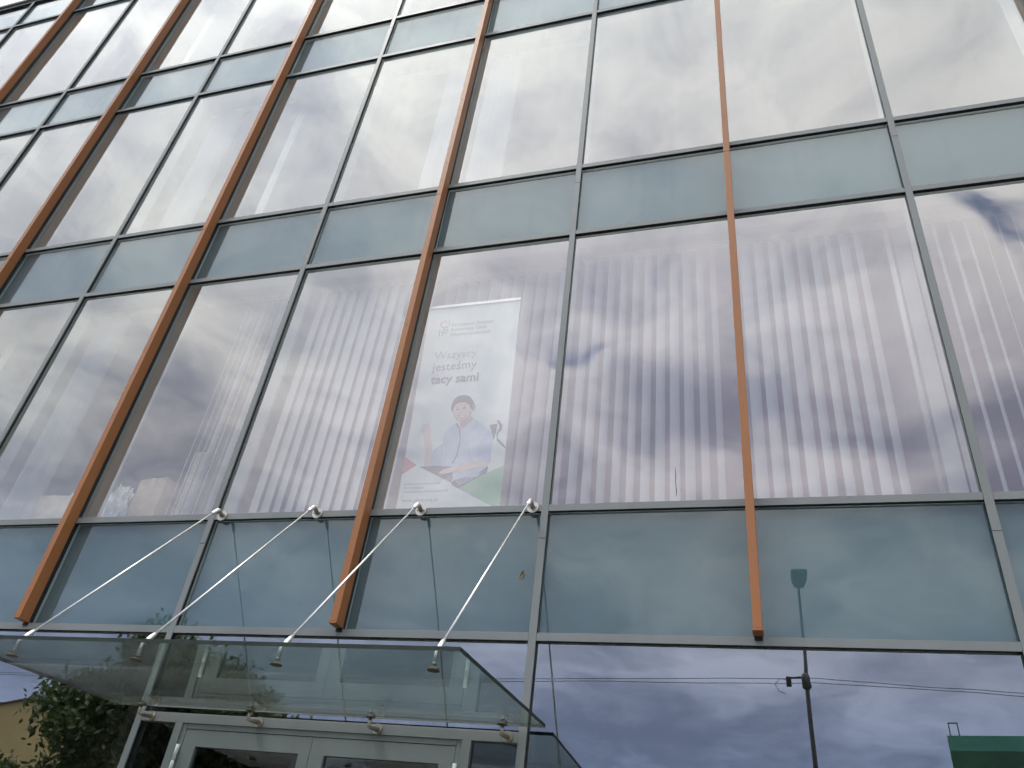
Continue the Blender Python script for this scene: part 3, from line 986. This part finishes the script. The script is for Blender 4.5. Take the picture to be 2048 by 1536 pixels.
# far poles that carry the cables
for px_, lab in ((-38.0, 'slim cable pole at the far left end of the street'), (42.0, 'slim cable pole at the far right end of the street')):
    o = link('cable_pole', tube_mesh('cable_pole', [(0, 0, -0.02), (0, 0, 6.6)], [0.11, 0.07], 12), POLEM, None, (px_, -12.2, 0))
    tag(o, lab, 'pole')

# trees
BARK = pbr('bark', (0.10, 0.075, 0.05), 0.9, var=0.3, scale=8, bump=0.6)


def leaf_mat(name, c1, c2):
    m, g, out = new_mat(name)
    geo = g.node('ShaderNodeNewGeometry')
    n = g.noise(geo.outputs['Position'], 1.3, 4, 0.6)
    r = g.m('ADD', g.m('MULTIPLY', n, 0.6), g.m('MULTIPLY', geo.outputs['Random Per Island'], 0.4))
    c = g.mix(g.rng(r, 0.25, 0.75), c1, c2)
    d = g.node('ShaderNodeBsdfPrincipled')
    d.inputs['Roughness'].default_value = 0.5
    g.l.new(c, d.inputs['Base Color'])
    tl = g.node('ShaderNodeBsdfTranslucent')
    g.l.new(c, tl.inputs[0])
    mx = g.node('ShaderNodeMixShader')
    mx.inputs[0].default_value = 0.25
    g.l.new(d.outputs[0], mx.inputs[1])
    g.l.new(tl.outputs[0], mx.inputs[2])
    g.l.new(mx.outputs[0], out.inputs[0])
    return m


LEAF = leaf_mat('leaf_green', (0.06, 0.095, 0.022), (0.12, 0.18, 0.045))
LEAF2 = leaf_mat('leaf_olive', (0.07, 0.09, 0.02), (0.15, 0.16, 0.04))


def tree(loc, h, r, label, mat=LEAF, n_cl=170, per=120, seed=1, lo=0.26):
    rnd = random.Random(seed)
    o = empty('street_tree', loc)
    tag(o, label, 'tree')
    tr = [(0, 0, -0.02), (0.05, 0.02, h * 0.2), (-0.04, 0.05, h * 0.45), (0.05, 0, h * 0.8)]
    t_ = link('trunk', tube_mesh('trunk', tr, [0.17, 0.13, 0.09, 0.03], 10), BARK, o)
    for i in range(7):
        a_ = rnd.uniform(0, 6.28)
        z0 = h * rnd.uniform(0.28, 0.6)
        q = r * rnd.uniform(0.55, 0.85)
        link('limb', tube_mesh('limb', [(0, 0, z0), (math.cos(a_) * q * 0.5, math.sin(a_) * q * 0.5, z0 + h * 0.10), (math.cos(a_) * q, math.sin(a_) * q, z0 + h * 0.16)], [0.06, 0.04, 0.012], 7), BARK, o)
    v, f = [], []
    zc, hz = h * (lo + 1) / 2, h * (1 - lo) / 2
    for c in range(n_cl):
        while True:
            p = Vector((rnd.uniform(-1, 1), rnd.uniform(-1, 1), rnd.uniform(-1, 1)))
            if p.length < 1:
                break
        p = p * (0.86 + 0.14 * math.sin(p.x * 5 + p.z * 7 + seed))
        cc = Vector((p.x * r, p.y * r, zc + p.z * hz))
        cr = rnd.uniform(0.3, 0.62) * r / 3.2
        for _ in range(per):
            q = Vector((rnd.gauss(0, 1), rnd.gauss(0, 1), rnd.gauss(0, 0.8))) * cr * 0.55 + cc
            s = rnd.uniform(0.04, 0.08)
            e = Euler((rnd.uniform(-1.2, 1.2), rnd.uniform(-1.2, 1.2), rnd.uniform(0, 6.28))).to_matrix()
            b0 = len(v)
            for k in ((-1.6, 0, 0), (0, -0.8, 0.15), (1.6, 0, 0), (0, 0.8, 0.15)):
                v.append(tuple(q + e @ (Vector(k) * s)))
            f.append((b0, b0 + 1, b0 + 2, b0 + 3))
    me = bpy.data.meshes.new('crown')
    me.from_pydata(v, [], f)
    me.update()
    link('crown', me, mat, o)
    return o


tree((-14.4, -15.3, 0), 8.0, 3.4, 'broad leafy green tree mirrored under the left end of the canopy', seed=3, n_cl=640)
tree((-19.2, -14.0, 0), 4.6, 2.3, 'smaller green tree in front of the yellow house', seed=5, n_cl=220)
tree((-9.6, -19.6, 0), 6.6, 2.6, 'rounded green tree behind the entrance, mirrored in the door glass', seed=9, n_cl=220)
tree((8.6, -24.0, 0), 8.0, 2.3, 'olive green tree before the green building', LEAF2, seed=12, n_cl=200)

# yellow house with a pitched roof
YELL = pbr('yellow_render', (0.74, 0.56, 0.26), 0.85, var=0.06, scale=0.8, dirt=0.05)
ROOFT = pbr('brown_tiles', (0.14, 0.065, 0.045), 0.75, var=0.25, scale=6)
WINB = pbr('window_dark', (0.03, 0.035, 0.04), 0.08, var=0.1)
HY = empty('yellow_house', (-33.0, -27.0, 0), (0, 0, R(35)))
tag(HY, 'yellow rendered house with brown roof mirrored at the lower left', 'house')
link('wall', box_mesh('wall', -5, 5, -4, 4, -0.1, 6.4), YELL, HY)
me = bpy.data.meshes.new('gable')
me.from_pydata([(-5, -4, 6.4), (-5, 4, 6.4), (-5, 0, 8.0), (5, -4, 6.4), (5, 4, 6.4), (5, 0, 8.0)], [], [(0, 1, 2), (3, 5, 4), (0, 2, 5, 3), (1, 4, 5, 2)])
me.update()
link('gable', me, YELL, HY)
for s in (-1, 1):
    me = bpy.data.meshes.new('roof_slope')
    hh = [(-5.15, s * 4.2, 6.33), (5.15, s * 4.2, 6.33), (5.15, 0, 8.02), (-5.15, 0, 8.02)]
    me.from_pydata([(x, y, z) for x, y, z in hh] + [(x, y, z + 0.07) for x, y, z in hh], [], [(0, 1, 2, 3), (4, 7, 6, 5), (0, 4, 5, 1), (1, 5, 6, 2), (3, 2, 6, 7), (0, 3, 7, 4)])
    me.update()
    link('roof_slope', me, ROOFT, HY)
for wx in (-3, 0, 3):
    for wz in (1.2, 4.0):
        w_ = box('window', wx - 0.55, wx + 0.55, 3.96, 4.02, wz, wz + 1.4, WHITE, HY)
        p_ = box('window_pane', 0, 0.96, 0, 0.03, 0, 1.26, WINB, w_)
        p_.location = (0.07, 0.045, 0.07)
for wy in (-1.8, 1.8):
    w_ = box('window', 4.96, 5.02, wy - 0.5, wy + 0.5, 3.9, 5.2, WHITE, HY)
    p_ = box('window_pane', 0, 0.03, 0, 0.86, 0, 1.16, WINB, w_)
    p_.location = (0.045, 0.07, 0.07)

# green building with a lighter top band
GRN = pbr('dark_green_cladding', (0.035, 0.125, 0.065), 0.6, var=0.2, scale=1.2)
TEAL = pbr('teal_band', (0.09, 0.33, 0.23), 0.6, var=0.1, scale=1.5)
HG = empty('green_building', (13.55, -31.8, 0), (0, 0, R(12)))
tag(HG, 'dark green flat-roofed building with teal top band mirrored at the lower right', 'building')
link('wall', box_mesh('wall', -5.85, 9, -4, 3.0, -0.1, 9.38), GRN, HG)
link('top_band', box_mesh('top_band', -5.855, 9.005, -4.005, 3.005, 9.38, 9.85), TEAL, HG)
link('roof_edge', box_mesh('roof_edge', -5.86, 9.01, -4.01, 3.01, 9.85, 9.90), TEAL, HG)
for wx in (-4.6, -2.6, -0.6, 1.4, 3.4, 5.4):
    for wz in (1.2, 4.2, 6.6):
        w_ = box('window', wx - 0.6, wx + 0.6, 2.97, 3.03, wz, wz + 1.5, WHITE, HG)
        p_ = box('window_pane', 0, 1.06, 0, 0.03, 0, 1.36, WINB, w_)
        p_.location = (0.07, 0.045, 0.07)
fr = []
for fx in (-5.75, -5.45):
    fr.append((fx - 0.02, fx + 0.02, 2.6, 2.64, 9.9, 10.45))
fr.append((-5.77, -5.43, 2.6, 2.64, 10.41, 10.45))
link('roof_stand', join_boxes('roof_stand', fr), LAMPM, HG)
